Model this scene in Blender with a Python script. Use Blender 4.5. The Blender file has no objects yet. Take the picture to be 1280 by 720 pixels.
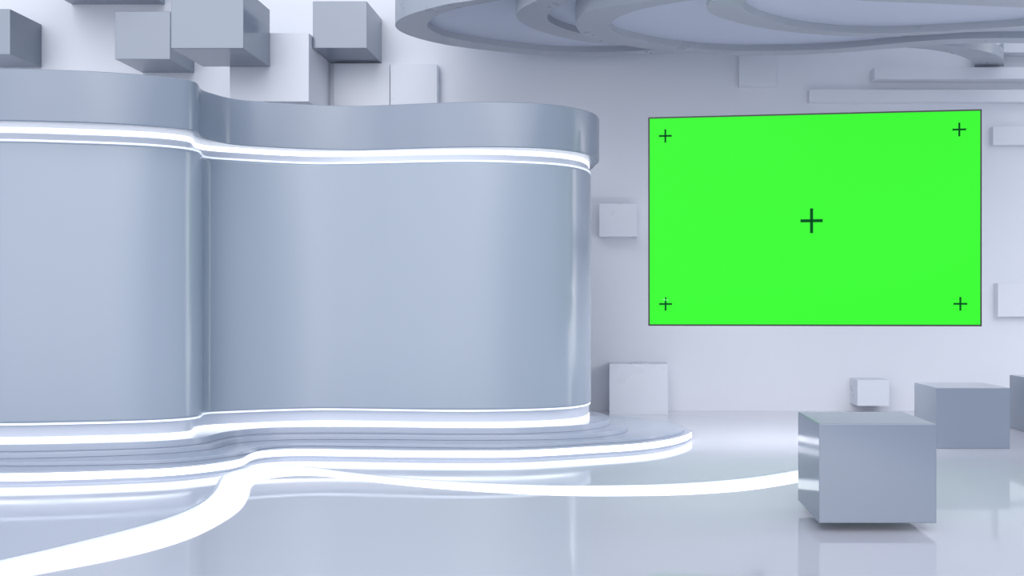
import bpy, bmesh, math
from mathutils import Vector

SC = bpy.context.scene
COL = SC.collection
# ------------------------------------------------------------------ camera frame (metres)
F, CX, CY, CH = 1180.0, 780.0, 390.0, 1.5       # focal length in pixels, vanishing point, eye height


def PX(px, d):            # sideways position of something seen at column px, d metres away
    return (px - CX) * d / F


def PZ(py, d):            # height of something seen at row py, d metres away
    return CH - (py - CY) * d / F


def on_plane(px, py, z):  # plan position of a point lying at height z
    d = (z - CH) * F / (CY - py)
    return (PX(px, d), d)


def plan(pts):            # list of (column, distance) -> plan points
    return [(PX(p, d), d) for p, d in pts]


# ------------------------------------------------------------------ materials
MATS = {}


def mat(name, col, rough=0.3, ior=1.5, metallic=0.0, noise=0.0, coat=0.0, emit=None, strength=0.0, scale=3.0, bump=0.0):
    m = bpy.data.materials.new(name)
    m.use_nodes = True
    nt = m.node_tree
    b = nt.nodes['Principled BSDF']
    b.inputs['Base Color'].default_value = (*col, 1)
    b.inputs['Roughness'].default_value = rough
    b.inputs['IOR'].default_value = ior
    b.inputs['Metallic'].default_value = metallic
    b.inputs['Coat Weight'].default_value = coat
    b.inputs['Coat Roughness'].default_value = 0.05
    if noise or bump:
        tc = nt.nodes.new('ShaderNodeTexCoord')
        n = nt.nodes.new('ShaderNodeTexNoise')
        n.inputs['Scale'].default_value = scale
        n.inputs['Detail'].default_value = 3
        nt.links.new(tc.outputs['Object'], n.inputs['Vector'])
        if noise:
            mr = nt.nodes.new('ShaderNodeMapRange')
            mr.inputs['From Min'].default_value = 0.3
            mr.inputs['From Max'].default_value = 0.7
            mr.inputs['To Min'].default_value = max(0.0, rough - noise)
            mr.inputs['To Max'].default_value = rough + noise
            nt.links.new(n.outputs['Fac'], mr.inputs['Value'])
            nt.links.new(mr.outputs['Result'], b.inputs['Roughness'])
        if bump:
            bp = nt.nodes.new('ShaderNodeBump')
            bp.inputs['Strength'].default_value = bump
            bp.inputs['Distance'].default_value = 0.02
            nt.links.new(n.outputs['Fac'], bp.inputs['Height'])
            nt.links.new(bp.outputs['Normal'], b.inputs['Normal'])
    if emit:
        b.inputs['Emission Color'].default_value = (*emit, 1)
        b.inputs['Emission Strength'].default_value = strength
    MATS[name] = m
    return m


mat('wall_paint', (0.74, 0.76, 0.81), rough=0.42, noise=0.05, scale=0.7)
mat('floor_gloss', (0.70, 0.69, 0.74), rough=0.045, ior=1.8, noise=0.02, scale=1.5)
mat('stage_gloss', (0.64, 0.66, 0.73), rough=0.07, ior=1.8, noise=0.02, scale=1.5)
mat('panel_gloss', (0.335, 0.385, 0.455), rough=0.22, ior=1.6, noise=0.03, scale=0.8)
mat('cornice_satin', (0.25, 0.29, 0.355), rough=0.2, ior=1.6, noise=0.03, scale=0.8)
mat('step_satin', (0.42, 0.46, 0.55), rough=0.2, ior=1.6, noise=0.02)
mat('neck_white', (0.64, 0.67, 0.74), rough=0.35)
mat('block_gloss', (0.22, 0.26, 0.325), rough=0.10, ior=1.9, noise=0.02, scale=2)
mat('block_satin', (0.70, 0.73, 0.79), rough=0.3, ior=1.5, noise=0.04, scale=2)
mat('canopy_grey', (0.42, 0.45, 0.50), rough=0.3, ior=1.5, noise=0.03)
mat('canopy_panel', (0.62, 0.66, 0.76), rough=0.4, ior=1.5, noise=0.03)
mat('led_white', (0.9, 0.92, 1.0), rough=0.5, emit=(0.93, 0.96, 1.0), strength=1.2)
mat('edge_gleam', (0.8, 0.85, 0.95), rough=0.4, emit=(0.84, 0.91, 1.0), strength=0.54)  # self-lit colour for the gleam painted along the panel edges
mat('led_floor', (0.9, 0.92, 1.0), rough=0.5, emit=(0.95, 0.97, 1.0), strength=1.15)
mat('screen_green', (0.005, 0.1, 0.005), rough=0.45, ior=1.25, emit=(0.035, 1.0, 0.02), strength=0.86)
mat('mark_green', (0.002, 0.05, 0.01), rough=0.6, ior=1.1, emit=(0.0, 0.07, 0.01), strength=0.5)
mat('bezel_black', (0.004, 0.004, 0.005), rough=0.4)
mat('mount_grey', (0.30, 0.32, 0.38), rough=0.4, ior=1.4, noise=0.05)


# ------------------------------------------------------------------ helpers
def tag(o, label=None, cat=None, group=None, kind=None):
    if label: o['label'] = label
    if cat: o['category'] = cat
    if group: o['group'] = group
    if kind: o['kind'] = kind
    return o


def empty(name, loc):
    o = bpy.data.objects.new(name, None)
    COL.objects.link(o)
    o.location = loc
    o.empty_display_size = 0.2
    return o


def link(name, bm, m, parent=None, bevel=0.0, origin=(0, 0, 0), smooth=False):
    ox = Vector(origin)
    if ox.length:
        bmesh.ops.translate(bm, verts=bm.verts, vec=-ox)
    bmesh.ops.recalc_face_normals(bm, faces=bm.faces)
    me = bpy.data.meshes.new(name)
    for f in bm.faces:
        f.smooth = smooth
    if smooth:
        for e in bm.edges:
            if len(e.link_faces) == 2 and e.calc_face_angle(0) > math.radians(40):
                e.smooth = bevel > 0
    bm.to_mesh(me)
    bm.free()
    me.materials.append(MATS[m])
    o = bpy.data.objects.new(name, me)
    COL.objects.link(o)
    if parent:
        o.parent = parent
        o.location = ox - parent.location if parent.type == 'EMPTY' else ox
    else:
        o.location = ox
    if bevel:
        b = o.modifiers.new('edge_rounding', 'BEVEL')
        b.width = bevel
        b.segments = 2
        b.limit_method = 'ANGLE'
        b.angle_limit = math.radians(40)
        if smooth:
            w = o.modifiers.new('weighted_normals', 'WEIGHTED_NORMAL')
            w.keep_sharp = True
    return o


def catmull(pts, closed=False, step=0.06, kmax=40):
    P = [Vector(p) for p in pts]
    n = len(P)
    out = []
    segs = n if closed else n - 1
    for i in range(segs):
        if closed:
            p0, p1, p2, p3 = P[(i - 1) % n], P[i], P[(i + 1) % n], P[(i + 2) % n]
        else:
            p1, p2 = P[i], P[i + 1]
            p0 = P[i - 1] if i else p1 * 2 - p2
            p3 = P[i + 2] if i + 2 < n else p2 * 2 - p1
        # centripetal parameters keep the tight corners free of loops
        t0 = 0.0
        t1 = t0 + max((p1 - p0).length, 1e-5) ** 0.5
        t2 = t1 + max((p2 - p1).length, 1e-5) ** 0.5
        t3 = t2 + max((p3 - p2).length, 1e-5) ** 0.5
        k = min(kmax, max(1, int((p2 - p1).length / step)))
        for j in range(k):
            t = t1 + (t2 - t1) * j / k
            a1 = p0 * ((t1 - t) / (t1 - t0)) + p1 * ((t - t0) / (t1 - t0))
            a2 = p1 * ((t2 - t) / (t2 - t1)) + p2 * ((t - t1) / (t2 - t1))
            a3 = p2 * ((t3 - t) / (t3 - t2)) + p3 * ((t - t2) / (t3 - t2))
            b1 = a1 * ((t2 - t) / (t2 - t0)) + a2 * ((t - t0) / (t2 - t0))
            b2 = a2 * ((t3 - t) / (t3 - t1)) + a3 * ((t - t1) / (t3 - t1))
            out.append(b1 * ((t2 - t) / (t2 - t1)) + b2 * ((t - t1) / (t2 - t1)))
    if not closed:
        out.append(P[-1])
    return out


def smooth_pts(c, it=2):
    c = [v.copy() for v in c]
    for _ in range(it):
        c = [c[0]] + [(c[i - 1] + c[i] * 2 + c[i + 1]) / 4 for i in range(1, len(c) - 1)] + [c[-1]]
    return c


def offset(c, w):
    # shift an open left-to-right curve towards the viewer (-Y side) by w
    out = []
    n = len(c)
    for i in range(n):
        a, b = c[max(0, i - 2)], c[min(n - 1, i + 2)]
        t = (b - a).normalized()
        out.append(c[i] + Vector((t.y, -t.x)) * w)
    return out


def prism(outline, z0, z1, hole=None):
    """closed outline extruded from z0 to z1, optionally with a hole outline"""
    bm = bmesh.new()
    if hole is None:
        lo = [bm.verts.new((p[0], p[1], z0)) for p in outline]
        hi = [bm.verts.new((p[0], p[1], z1)) for p in outline]
        n = len(lo)
        bm.faces.new(lo[::-1])
        bm.faces.new(hi)
        for i in range(n):
            j = (i + 1) % n
            bm.faces.new((lo[i], lo[j], hi[j], hi[i]))
    else:
        # outline and hole have the same number of points
        n = len(outline)
        A = [[bm.verts.new((p[0], p[1], z)) for p in o] for o, z in
             ((outline, z0), (outline, z1), (hole, z1), (hole, z0))]
        for k in range(4):
            a, b = A[k], A[(k + 1) % 4]
            for i in range(n):
                j = (i + 1) % n
                bm.faces.new((a[i], a[j], b[j], b[i]))
    return bm


def ribbon(front, back, z0, z1):
    """a strip between two curves of equal length, extruded z0..z1"""
    return prism(list(front) + list(back)[::-1], z0, z1)


def band(front, back, z0, z1):
    bm = bmesh.new()
    n = len(front)
    R = []
    for i in range(n):
        f, b = front[i], back[i]
        R.append([bm.verts.new((f[0], f[1], z0)), bm.verts.new((f[0], f[1], z1)),
                  bm.verts.new((b[0], b[1], z1)), bm.verts.new((b[0], b[1], z0))])
    for i in range(n - 1):
        for k in range(4):
            l = (k + 1) % 4
            bm.faces.new((R[i][k], R[i][l], R[i + 1][l], R[i + 1][k]))
    bm.faces.new(R[0])
    bm.faces.new(R[-1][::-1])
    return bm


def box_bm(x0, x1, y0, y1, z0, z1):
    bm = bmesh.new()
    bmesh.ops.create_cube(bm, size=1)
    for v in bm.verts:
        v.co = Vector((x0 + (v.co.x + .5) * (x1 - x0), y0 + (v.co.y + .5) * (y1 - y0), z0 + (v.co.z + .5) * (z1 - z0)))
    return bm


# ------------------------------------------------------------------ room shell
WALL = 14.33
o = link('floor', box_bm(-16, 14, -3, WALL + 0.3, -0.2, 0.0), 'floor_gloss'); tag(o, kind='structure')
o = link('wall_back', box_bm(-16, 14, WALL, WALL + 0.3, 0.0, 9.0), 'wall_paint'); tag(o, kind='structure')

# ------------------------------------------------------------------ stage plan curves (column, distance)
LED_C = [(0, 8.82), (100, 8.92), (160, 9.01), (200, 9.11), (226, 9.22), (237, 9.30), (241, 9.40), (242.5, 9.54), (245.5, 9.68), (256, 9.79), (300, 9.95),
         (350, 10.1), (400, 10.19), (450, 10.16), (500, 10.1), (560, 10.04), (600, 10.04), (640, 10.09), (680, 10.19), (708, 10.33), (726, 10.53), (735, 10.78), (737, 11.05)]
COR_C = [(0, 8.54), (60, 8.58), (130, 8.66), (180, 8.77), (220, 8.90), (239, 8.98), (246.5, 9.06), (249, 9.17), (250, 9.29), (254, 9.40), (266, 9.52),
         (281, 9.68), (300, 9.80), (340, 9.92), (400, 10.05), (450, 10.09), (500, 10.02), (545, 9.95), (600, 9.91), (640, 9.92),
         (680, 9.99), (705, 10.10), (728, 10.27), (742, 10.46), (749, 10.72), (748, 11.0)]
S1_C = [(0, 8.72), (100, 8.80), (200, 8.97), (239, 9.14), (257, 9.27), (266, 9.42), (278, 9.62), (300, 9.82), (330, 9.98), (370, 10.05), (430, 10.06),
        (500, 10.02), (560, 9.97), (640, 9.98), (690, 10.10), (720, 10.22), (742, 10.40), (757, 10.63), (763, 10.85), (760, 11.1)]
S2_C = [(0, 8.62), (100, 8.72), (200, 8.91), (239, 9.06), (264, 9.20), (275, 9.34), (287, 9.55), (317, 9.77), (360, 9.89), (430, 9.92),
        (500, 9.90), (560, 9.86), (640, 9.87), (700, 9.93), (740, 10.06), (765, 10.24), (779, 10.42), (785, 10.62), (783, 10.9)]
S3_C = [(0, 8.42), (100, 8.45), (200, 8.56), (239, 8.68), (278, 8.89), (297, 9.01), (309, 9.14), (317, 9.30), (326, 9.46), (345, 9.58), (370, 9.66),
        (400, 9.66), (500, 9.60), (560, 9.55), (640, 9.55), (700, 9.68), (740, 9.84), (792, 10.02), (824, 10.26), (845, 10.53), (855, 10.8), (855, 11.05)]
F2_C = [(0, 8.11), (100, 8.19), (160, 8.28), (200, 8.35), (239, 8.48), (278, 8.69), (297, 8.84), (307, 9.02), (313, 9.22), (324, 9.41), (345, 9.51), (370, 9.55),
        (400, 9.54), (450, 9.50), (500, 9.46), (560, 9.43), (640, 9.45), (700, 9.59), (740, 9.73), (792, 9.92), (828, 10.18), (848, 10.45), (860, 10.72), (865, 10.95)]


def left_lead(curve, dx=((-9.6, 1.6), (-8.9, .75), (-7.6, .18))):
    c = plan(curve)
    d0 = c[0][1]
    return [(x, d0 + e) for x, e in dx] + c


def body(front, backpts):
    """close a front curve behind"""
    return list(front) + catmull([front[-1]] + [Vector(p) for p in backpts], step=0.12)[1:]


led = smooth_pts(catmull(left_lead(LED_C), step=0.04), 3)
cor = smooth_pts(catmull(left_lead(COR_C), step=0.04), 3)
panel = offset(led, 0.08)
for i_ in range(len(panel)):          # the reveal narrows to almost nothing at the right end of the wall
    k_ = min(1.0, (len(panel) - 1 - i_) / 22)
    panel[i_] = led[i_].lerp(panel[i_], 0.15 + 0.85 * k_)
neck = offset(led, -0.006)
s1 = smooth_pts(catmull(left_lead(S1_C)), 2)
s2 = smooth_pts(catmull(left_lead(S2_C)), 2)
s3 = smooth_pts(catmull(left_lead(S3_C)), 2)
f2 = smooth_pts(catmull(left_lead(F2_C)), 2)

Z1, Z2, Z3, Z4 = 0.275, 0.21, 0.16, 0.125
# ---- stepped plinth
pl = empty('stepped_plinth', (-3, 11.5, 0))
tag(pl, 'wavy white stepped plinth with glowing lower edge under the tall curved partition', 'plinth')
link('base_tier', prism(body(offset(f2, -0.02), [(0.6, 11.6), (0.1, 12.1), (-0.6, 12.6), (-2.5, 12.9), (-6, 13), (-9.8, 12.6)]), 0.016, 0.112), 'step_satin', pl, smooth=True)
link('base_lip', prism(body(f2, [(0.64, 11.6), (0.12, 12.12), (-0.6, 12.62), (-2.5, 12.92), (-6, 13.02), (-9.8, 12.62)]), 0.112, Z4), 'step_satin', pl, bevel=0.004, smooth=True)
k0 = 0
o = link('light_strip', band(offset(f2, -0.004), offset(f2, -0.024), 0.045, 0.1115), 'led_white', pl, smooth=True)
tag(o, 'glowing white strip under the lip of the lowest tier')
link('step', prism(body(s3, [(0.5, 11.7), (-0.2, 12.2), (-2.5, 12.6), (-6, 12.8), (-9.8, 12.4)]), Z4, Z3), 'step_satin', pl, bevel=0.005, smooth=True)
link('step', prism(body(s2, [(-0.1, 11.5), (-0.5, 12.0), (-2.5, 12.4), (-6, 12.6), (-9.8, 12.2)]), Z3, Z2), 'step_satin', pl, bevel=0.005, smooth=True)
link('step', prism(body(s1, [(-0.3, 11.5), (-0.7, 11.9), (-2.5, 12.2), (-6, 12.4), (-9.8, 12.0)]), Z2, Z1), 'step_satin', pl, bevel=0.005, smooth=True)

# ---- curved partition
cp = empty('curved_backdrop', (-3, 10.8, Z1))
tag(cp, 'tall glossy blue-grey wavy partition wall with deep cornice and two glowing light lines', 'stage backdrop')
BK = [(-0.75, 11.6), (-2.5, 11.9), (-6, 12.0), (-9.6, 11.7)]
BKn = [(-0.8, 11.5), (-2.5, 11.8), (-6, 11.9), (-9.55, 11.6)]
wp = link('partition_panel', prism(body(panel, BK), 0.46, 3.09), 'panel_gloss', cp, bevel=0.03, smooth=True)
wp.modifiers['edge_rounding'].segments = 5
o = link('recessed_neck', prism(body(neck, BKn), Z1, 0.46), 'neck_white', cp, smooth=True)
o = link('recessed_neck', prism(body(neck, BKn), 3.09, 3.23), 'neck_white', cp, smooth=True)
o = link('light_strip', band(led, offset(led, -0.03), Z1 + .001, 0.325), 'led_white', cp, smooth=True)
tag(o, 'glowing white light line at the foot')
o = link('light_strip', band(led, offset(led, -0.03), 3.178, 3.229), 'led_white', cp, smooth=True)
tag(o, 'glowing white light line below the cornice')
link('cornice', prism(body(cor, [(-0.55, 11.75), (-2.5, 12.1), (-6, 12.2), (-9.8, 11.9)]), 3.23, 3.706), 'cornice_satin', cp, bevel=0.012, smooth=True)

for z0_ in (0.448, 3.086):  # added glowing strips imitate LED light caught on the panel's top and bottom edges
    e_ = link('edge_gleam_strip', band(offset(panel, -0.005), offset(panel, -0.06), z0_, z0_ + 0.018), 'edge_gleam', cp, smooth=True)
    tag(e_, 'thin added strip imitating the gleam of the light lines on the panel edge')

# ------------------------------------------------------------------ glossy stage floor with its glowing border
UP = [(0, 701.7), (50, 690.5), (100, 678.3), (166.7, 661.3), (213, 647.3), (247, 632.3), (264, 619), (272, 607.5), (278, 597), (291, 590), (315, 585.2),
      (345, 583.2), (383, 584.4), (433, 591), (500, 598), (567, 603), (660, 607), (720, 608), (810, 606.8), (860, 604.7), (932, 598.6), (997, 588.5), (1040, 579), (1075, 569)]
LO = [(-5, 727.5), (50, 716.5), (100, 707.5), (150, 697.5), (200, 685), (240, 671.7), (276.7, 653.3), (300, 636.7), (311, 619.5), (313.5, 609), (321, 602.5),
      (337, 597.2), (367, 594), (400, 594.4), (433, 597.8), (500, 605.6), (567, 611.7), (660, 617.2), (720, 619.2), (810, 619), (860, 617.7), (932, 612.6), (997, 602.6), (1045, 592), (1085, 580)]
up = [Vector(on_plane(px, py, 0.012)) for px, py in UP]
lo = [Vector(on_plane(px, py, 0.003)) for px, py in LO]
up = [Vector((-5.2, 3.9)), Vector((-3.9, 5.1))] + up
lo = [Vector((-4.9, 3.55)), Vector((-3.6, 4.85))] + lo
up_c = smooth_pts(catmull(up), 2)
lo_c = smooth_pts(catmull(lo), 2)


def resample(c, n):
    L = [0.0]
    for i in range(1, len(c)):
        L.append(L[-1] + (c[i] - c[i - 1]).length)
    out, j = [], 0
    for k in range(n):
        s = L[-1] * k / (n - 1)
        while j < len(L) - 2 and L[j + 1] < s:
            j += 1
        t = (s - L[j]) / max(L[j + 1] - L[j], 1e-9)
        out.append(c[j].lerp(c[j + 1], min(1, t)))
    return out


fl = empty('stage_deck', (-2, 9, 0))
tag(fl, 'low polished blue-white stage floor between the stepped plinth and the broad glowing border', 'stage deck')
stage = body(up_c, [(2.9, 10.6), (2.9, 11.8), (1.9, 13.0), (0.75, 13.6), (-2, 13.7), (-9.8, 13.6), (-9.9, 9), (-8, 5.5)])
link('deck', prism(stage, 0.001, 0.016), 'stage_gloss', fl, smooth=True)
link('raised_edge', band(offset(up_c, 0.012), offset(up_c, -0.012), 0.001, 0.020), 'neck_white', fl, smooth=True)
bs = link('winding_light_strip', ribbon(up_c[:], lo_c, -0.02, 0.004), 'led_floor')
tag(bs, 'broad glowing white light strip winding across the floor along the stage edge', 'light strip')

# ------------------------------------------------------------------ blocks


def block(label, x0, x1, y0, y1, df, db, m='block_gloss', cat='block', group=None, z0=None, bev=0.006):
    X0, X1 = PX(x0, df), PX(x1, df)
    zb, zt = PZ(y1, df), PZ(y0, df)
    if z0 is not None:
        zb = z0
    bm = box_bm(X0, X1, df, db, zb, zt)
    o = link('cube_block', bm, m, None, bevel=bev, origin=((X0 + X1) / 2, (df + db) / 2, zb))
    tag(o, label, cat, group or 'pale cube blocks around the set')
    return o


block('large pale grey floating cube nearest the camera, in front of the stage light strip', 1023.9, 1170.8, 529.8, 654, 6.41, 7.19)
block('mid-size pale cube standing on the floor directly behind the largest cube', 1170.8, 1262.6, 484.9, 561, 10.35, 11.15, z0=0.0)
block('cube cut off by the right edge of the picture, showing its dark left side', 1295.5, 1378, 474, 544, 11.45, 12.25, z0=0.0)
block('low pale cube on the floor against the back wall beside the end of the plinth', 761.5, 835, 455, 519, 13.67, WALL, m='block_satin', z0=0.0)
block('smallest white cube low on the back wall behind the largest cube', 1071.8, 1111.7, 474.8, 507.5, 13.88, WALL, m='block_satin')
block('small white cube on the wall between the partition end and the green screen', 748.8, 796.5, 254.4, 295.8, 13.97, WALL, m='block_satin')
# upper left cluster
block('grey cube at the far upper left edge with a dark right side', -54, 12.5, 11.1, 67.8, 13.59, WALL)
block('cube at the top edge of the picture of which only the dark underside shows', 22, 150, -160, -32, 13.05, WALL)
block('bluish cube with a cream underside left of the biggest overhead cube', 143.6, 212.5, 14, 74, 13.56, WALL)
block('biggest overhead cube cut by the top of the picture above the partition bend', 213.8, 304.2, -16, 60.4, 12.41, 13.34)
block('broad pale wall block behind and under the biggest overhead cube', 287, 386, 41.1, 127, 13.36, WALL, m='wall_paint')
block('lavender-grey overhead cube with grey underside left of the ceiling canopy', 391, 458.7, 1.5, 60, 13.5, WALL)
block('shallow pale square on the wall below the lavender-grey overhead cube', 417.5, 487, 79.5, 139, 14.25, WALL, m='wall_paint', bev=0.004)
block('shallow bluish square on the wall just below the left tip of the canopy', 488, 546.4, 80, 131, 14.16, WALL, m='block_satin', bev=0.004)
# right wall reliefs
block('faint square wall block under the canopy above the green screen', 924, 970, 68, 107.3, 14.2, WALL, m='wall_paint', bev=0.004)
block('small wall block right of the upper corner of the green screen', 1241.5, 1330, 158, 181, 14.2, WALL, m='wall_paint', bev=0.004)
block('wall block right of the lower corner of the green screen', 1247.5, 1330, 354, 396, 14.17, WALL, m='wall_paint', bev=0.004)
for nm, x0, y0, y1, df, lab in (
        ('relief_bar', 1011.5, 112, 127.4, 14.2, 'lowest long horizontal wall beam directly over the green screen'),
        ('relief_bar', 1093, 84, 98.4, 14.08, 'middle long horizontal wall beam reaching out of frame above the green screen'),
        ('relief_bar', 1254.5, 52, 65.5, 14.1, 'short visible end of the topmost wall beam beside the canopy tail')):
    X0, X1 = PX(x0, df), 13.0
    o = link(nm, box_bm(X0, X1, df, WALL, PZ(y1, df), PZ(y0, df)), 'wall_paint', None, bevel=0.005, origin=((X0 + X1) / 2, (df + WALL) / 2, PZ(y1, df)))
    tag(o, lab, 'bar', 'long horizontal wall beams')

# ------------------------------------------------------------------ display screen
# corner columns / rows; the right end is nearer to the viewer
dL = 10.23
dR = dL * 260.5 / 271.5
xL, xR = PX(810.3, dL), PX(1227.3, dR)
zb = (PZ(407.2, dL) + PZ(408.0, dR)) / 2
zt = (PZ(146.8, dL) + PZ(136.3, dR)) / 2
W = math.hypot(xR - xL, dR - dL)
H = zt - zb
ang = math.atan2(dR - dL, xR - xL)
sc_ = empty('display_screen', (xL, dL, zb))
sc_.rotation_euler = (0, 0, ang)
tag(sc_, 'large flat bright green screen with thin black frame and five dark plus marks', 'screen')


def spart(name, bm, m, parent=None, bevel=0.0):
    o = link(name, bm, m, None, bevel=bevel)
    o.parent = parent or sc_
    return o


bz = 0.017
frame = prism([(0, 0), (W, 0), (W, 0.07), (0, 0.07)], 0, H)
spart('frame', frame, 'bezel_black', bevel=0.002)
face = spart('display_panel', box_bm(bz, W - bz, -0.004, 0.002, bz, H - bz), 'screen_green')
tag(face, 'bright green display face')


def plus(u, v, w, h, t):
    bm = box_bm(u - w / 2, u + w / 2, -0.0075, -0.0035, v - t / 2, v + t / 2)
    b2 = box_bm(u - t / 2, u + t / 2, -0.0075, -0.0035, v - h / 2, v + h / 2)
    me = bpy.data.meshes.new('tmp'); b2.to_mesh(me); b2.free(); bm.from_mesh(me); bpy.data.meshes.remove(me)
    m_ = spart('plus_mark', bm, 'mark_green')
    return m_


def uv(px, py):
    # intersect the sight line with the screen plane
    a = (px - CX) / F
    # point: xL + u cos, dL + u sin ; x = a * d
    u = (a * dL - xL) / (math.cos(ang) - a * math.sin(ang))
    d = dL + u * math.sin(ang)
    return u, PZ(py, d) - zb


for (px, py, w, h, t) in ((831.7, 170, .138, .142, .019), (1199, 162, .138, .142, .019), (832, 380, .138, .142, .019), (1200.3, 379.8, .138, .142, .019), (1014.4, 276, .232, .262, .032)):
    u, v = uv(px, py)
    plus(u, v, w, h, t)
# shallow rear housing and two arms that carry the screen off the wall
spart('rear_housing', box_bm(0.25, W - 0.25, 0.07, 0.22, 0.2, H - 0.2), 'mount_grey', bevel=0.01)
cosA, sinA = math.cos(-ang), math.sin(-ang)


def to_local(x, y, z):
    dx, dy = x - xL, y - dL
    return Vector((dx * cosA - dy * sinA, dx * sinA + dy * cosA, z - zb))


for x in (xL + 1.3, xR - 0.7):
    bm = bmesh.new()
    vv = []
    for y in (dL + 0.1, WALL - 0.002):
        for q, z in ((-.06, -.08), (.06, -.08), (.06, .08), (-.06, .08)):
            xx = x + (y - dL) * 0.12
            vv.append(bm.verts.new(to_local(xx + q, y, zb + H / 2 + z)))
    for f in ((0, 1, 2, 3), (4, 5, 6, 7), (0, 1, 5, 4), (1, 2, 6, 5), (2, 3, 7, 6), (3, 0, 4, 7)):
        bm.faces.new([vv[i] for i in f])
    spart('mounting_arm', bm, 'mount_grey')

# ------------------------------------------------------------------ ceiling canopy: four overlapping curved rings with recessed panels
cn = empty('overhead_canopy', (1.5, 11.5, 6.0))
tag(cn, 'layered grey ceiling canopy of overlapping curved rings above the green screen', 'canopy')


def to_plane(pts, z):
    return [Vector(on_plane(px, py, z)) for px, py in pts]


def ring(outer, inner, z, top, depth=0.10):
    a = resample(catmull(to_plane(outer, z), closed=True, step=0.08) + [to_plane(outer, z)[0]], 240)[:-1]
    b = resample(catmull(to_plane(inner, z), closed=True, step=0.08) + [to_plane(inner, z)[0]], 240)[:-1]
    bm = bmesh.new()
    loops = []
    for zz in (z, z + depth):
        edges = []
        for lp in (a, b):
            vs = [bm.verts.new((p.x, p.y, zz)) for p in lp]
            edges += [bm.edges.new((vs[i], vs[(i + 1) % len(vs)])) for i in range(len(vs))]
            loops.append(vs)
        bmesh.ops.triangle_fill(bm, use_beauty=True, use_dissolve=False, edges=edges, normal=(0, 0, 1))
    for lo_, hi_ in ((loops[0], loops[2]), (loops[1], loops[3])):
        n = len(lo_)
        for i in range(n):
            j = (i + 1) % n
            bm.faces.new((lo_[i], lo_[j], hi_[j], hi_[i]))
    r = link('curved_ring', bm, 'canopy_grey', cn)
    c = link('ring_body', prism(a, z + depth, top), 'canopy_grey', cn)
    # the recessed soffit panel lies inside the ring
    p = prism(b, z + depth - 0.02, z + depth - 0.004)
    q = link('soffit_panel', p, 'canopy_panel', cn)
    return a, b


ring([(494, 30), (497, 37), (508, 43), (530, 50), (560, 56.5), (600, 62), (660, 68), (700, 70.8), (749, 71.3), (796, 69), (860, 66), (950, 62), (1100, 50), (1300, 30), (1400, 0), (1300, -120), (1000, -160), (760, -90), (640, -13), (600, -1), (560, 5), (525, 14), (503, 22)],
     [(534, 33), (541, 39), (556, 45.5), (590, 52.5), (620, 57), (680, 63.5), (720, 65), (770, 64.5), (860, 60), (950, 55), (1100, 42), (1280, 20), (1360, 0), (1280, -95), (1000, -130), (780, -60), (660, -8), (600, 5), (570, 11), (549, 18), (538, 25)],
     5.2, 7.0)
ring([(645, 20), (650, 27), (664, 35), (680, 40.5), (700, 46), (725, 51), (750, 54.5), (790, 57), (860, 56), (950, 50), (1050, 30), (1050, -60), (800, -70), (720, -22), (680, -4), (662, 5), (650, 12)],
     [(684, 22), (688, 28), (700, 34), (715, 39), (740, 44), (790, 48), (860, 46), (930, 40), (1000, 20), (1000, -40), (820, -50), (740, -15), (710, 2), (692, 12)],
     5.05, 5.5)
ring([(720, 27), (721.5, 36), (730, 45), (745, 50.5), (765, 54.5), (800, 60), (840, 64.3), (880, 67.3), (930, 69.3), (982, 69), (1050, 65.8), (1122, 60), (1176, 56), (1230, 54), (1280, 54), (1400, 55), (1480, 20), (1400, -120), (1100, -150), (900, -60), (850, -6), (810, 2), (768, 7), (733, 15)],
     [(761, 33), (764, 38), (776, 44), (800, 50), (820, 54.2), (856, 59.5), (910, 63.3), (964, 63.6), (1050, 60.5), (1122, 54), (1176, 49.6), (1230, 47.8), (1280, 47.5), (1380, 45), (1430, 15), (1380, -90), (1100, -120), (930, -50), (880, -3), (840, 4), (800, 12), (772, 22)],
     4.9, 7.0)
ring([(884, 7), (885, 14), (893, 19), (910, 25), (940, 32.5), (985, 39.5), (1050, 45), (1095, 46), (1150, 44), (1212, 40), (1280, 37), (1360, 30), (1380, -10), (1250, -40), (1080, -60), (950, -40), (900, -10)],
     [(928, 6), (931, 12), (945, 20), (965, 27), (1000, 34.5), (1050, 40), (1095, 41.5), (1150, 40.3), (1212, 36.8), (1280, 32), (1330, 24), (1300, 11.5), (1240, 8), (1160, 4.2), (1065, 0), (1000, -8), (950, -8)],
     4.75, 5.05)
# tail of the canopy curving into the wall
tn = to_plane([(1120, 55), (1165, 55.5), (1200, 58.5), (1226, 63), (1244, 68), (1253, 74), (1255, 80), (1255, 83)], 5.2)
tf = to_plane([(1105, 57.5), (1140, 60), (1165, 62.5), (1185, 66), (1203, 71), (1214, 76.5), (1218, 81), (1218, 84)], 5.2)
link('curved_tail', band(resample(catmull(tn), 40), resample(catmull(tf), 40), 5.2, 5.36), 'canopy_grey', cn, smooth=True)

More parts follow.
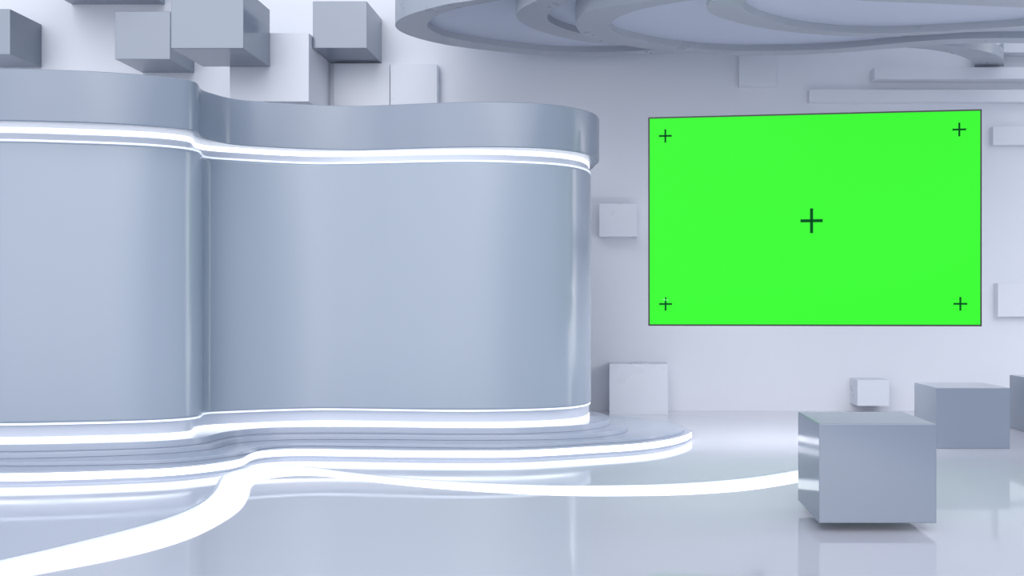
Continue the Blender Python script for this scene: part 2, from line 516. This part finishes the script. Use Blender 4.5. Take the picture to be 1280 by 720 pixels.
# ------------------------------------------------------------------ light
w = bpy.data.worlds.new('studio_daylight')
SC.world = w
w.use_nodes = True
nt = w.node_tree
bg = nt.nodes['Background']
tc = nt.nodes.new('ShaderNodeTexCoord')
sep = nt.nodes.new('ShaderNodeSeparateXYZ')
nt.links.new(tc.outputs['Generated'], sep.inputs[0])
ramp = nt.nodes.new('ShaderNodeValToRGB')
mr = nt.nodes.new('ShaderNodeMapRange')
mr.inputs['From Min'].default_value = -1
mr.inputs['From Max'].default_value = 1
nt.links.new(sep.outputs['Z'], mr.inputs['Value'])
nt.links.new(mr.outputs['Result'], ramp.inputs['Fac'])
cr = ramp.color_ramp
cr.elements[0].position = 0.35
cr.elements[0].color = (0.28, 0.35, 0.50, 1)
cr.elements[1].position = 1.0
cr.elements[1].color = (0.72, 0.84, 1.08, 1)
e = cr.elements.new(0.55)
e.color = (0.42, 0.51, 0.72, 1)
# added lobe of world light at the right, for highlights on the backdrop's bends
sq = nt.nodes.new('ShaderNodeVectorMath'); sq.operation = 'MULTIPLY'; sq.inputs[1].default_value = (1, 1, 0.3)
nt.links.new(tc.outputs['Generated'], sq.inputs[0])
nm_ = nt.nodes.new('ShaderNodeVectorMath'); nm_.operation = 'NORMALIZE'
nt.links.new(sq.outputs[0], nm_.inputs[0])
dt = nt.nodes.new('ShaderNodeVectorMath'); dt.operation = 'DOT_PRODUCT'; dt.inputs[1].default_value = (0.995, 0.08, 0)
nt.links.new(nm_.outputs[0], dt.inputs[0])
m2 = nt.nodes.new('ShaderNodeMapRange'); m2.interpolation_type = 'SMOOTHSTEP'
m2.inputs['From Min'].default_value = 0.965
m2.inputs['From Max'].default_value = 0.995
m2.inputs['To Max'].default_value = 5.0
nt.links.new(dt.outputs['Value'], m2.inputs['Value'])
ad = nt.nodes.new('ShaderNodeVectorMath'); ad.operation = 'ADD'
nt.links.new(ramp.outputs['Color'], ad.inputs[0])
nt.links.new(m2.outputs['Result'], ad.inputs[1])
dt2 = nt.nodes.new('ShaderNodeVectorMath'); dt2.operation = 'DOT_PRODUCT'; dt2.inputs[1].default_value = (-0.25, -0.97, 0)  # second added lobe, low fill from behind the camera and to the left
nt.links.new(nm_.outputs[0], dt2.inputs[0])
m3 = nt.nodes.new('ShaderNodeMapRange'); m3.interpolation_type = 'SMOOTHSTEP'
m3.inputs['From Min'].default_value = 0.82
m3.inputs['From Max'].default_value = 1.0
m3.inputs['To Max'].default_value = 2.7
nt.links.new(dt2.outputs['Value'], m3.inputs['Value'])
ad2 = nt.nodes.new('ShaderNodeVectorMath'); ad2.operation = 'ADD'
nt.links.new(ad.outputs[0], ad2.inputs[0])
nt.links.new(m3.outputs['Result'], ad2.inputs[1])
nt.links.new(ad2.outputs[0], bg.inputs['Color'])
bg.inputs['Strength'].default_value = 0.75

sun = bpy.data.lights.new('soft_daylight', 'SUN')
sun.energy = 0.85
sun.angle = math.radians(50)
sun.color = (1.0, 0.98, 0.95)
so = bpy.data.objects.new('soft_daylight', sun)
COL.objects.link(so)
so.rotation_euler = Vector((-0.12, 0.84, -0.53)).to_track_quat('-Z', 'Y').to_euler()

# added fill light hidden behind the screen, brightening the wall and floor there
al = bpy.data.lights.new('added_wall_fill', 'AREA')
al.shape = 'RECTANGLE'
al.size = 3.0
al.size_y = 0.3
al.energy = 64
al.color = (0.97, 0.98, 1.0)
ao = bpy.data.objects.new('added_wall_fill', al)
COL.objects.link(ao)
ao.location = (1.9, 10.5, 1.75)
ao.rotation_euler = Vector((-0.12, 0.80, -0.58)).to_track_quat('-Z', 'Y').to_euler()

# ------------------------------------------------------------------ camera
cam = bpy.data.cameras.new('camera')
cam.sensor_width = 36
cam.lens = 36 * F / 1280
cam.shift_x = -(CX - 640) / 1280
cam.shift_y = (CY - 360) / 1280
cam.clip_end = 200
co = bpy.data.objects.new('camera', cam)
COL.objects.link(co)
co.location = (0, 0, CH)
co.rotation_euler = (math.pi / 2, 0, 0)
SC.camera = co
vs_ = SC.view_settings
vs_.view_transform = 'Standard'
vs_.look = 'None'
vs_.exposure = 0.0
vs_.gamma = 1
vs_.use_curve_mapping = False
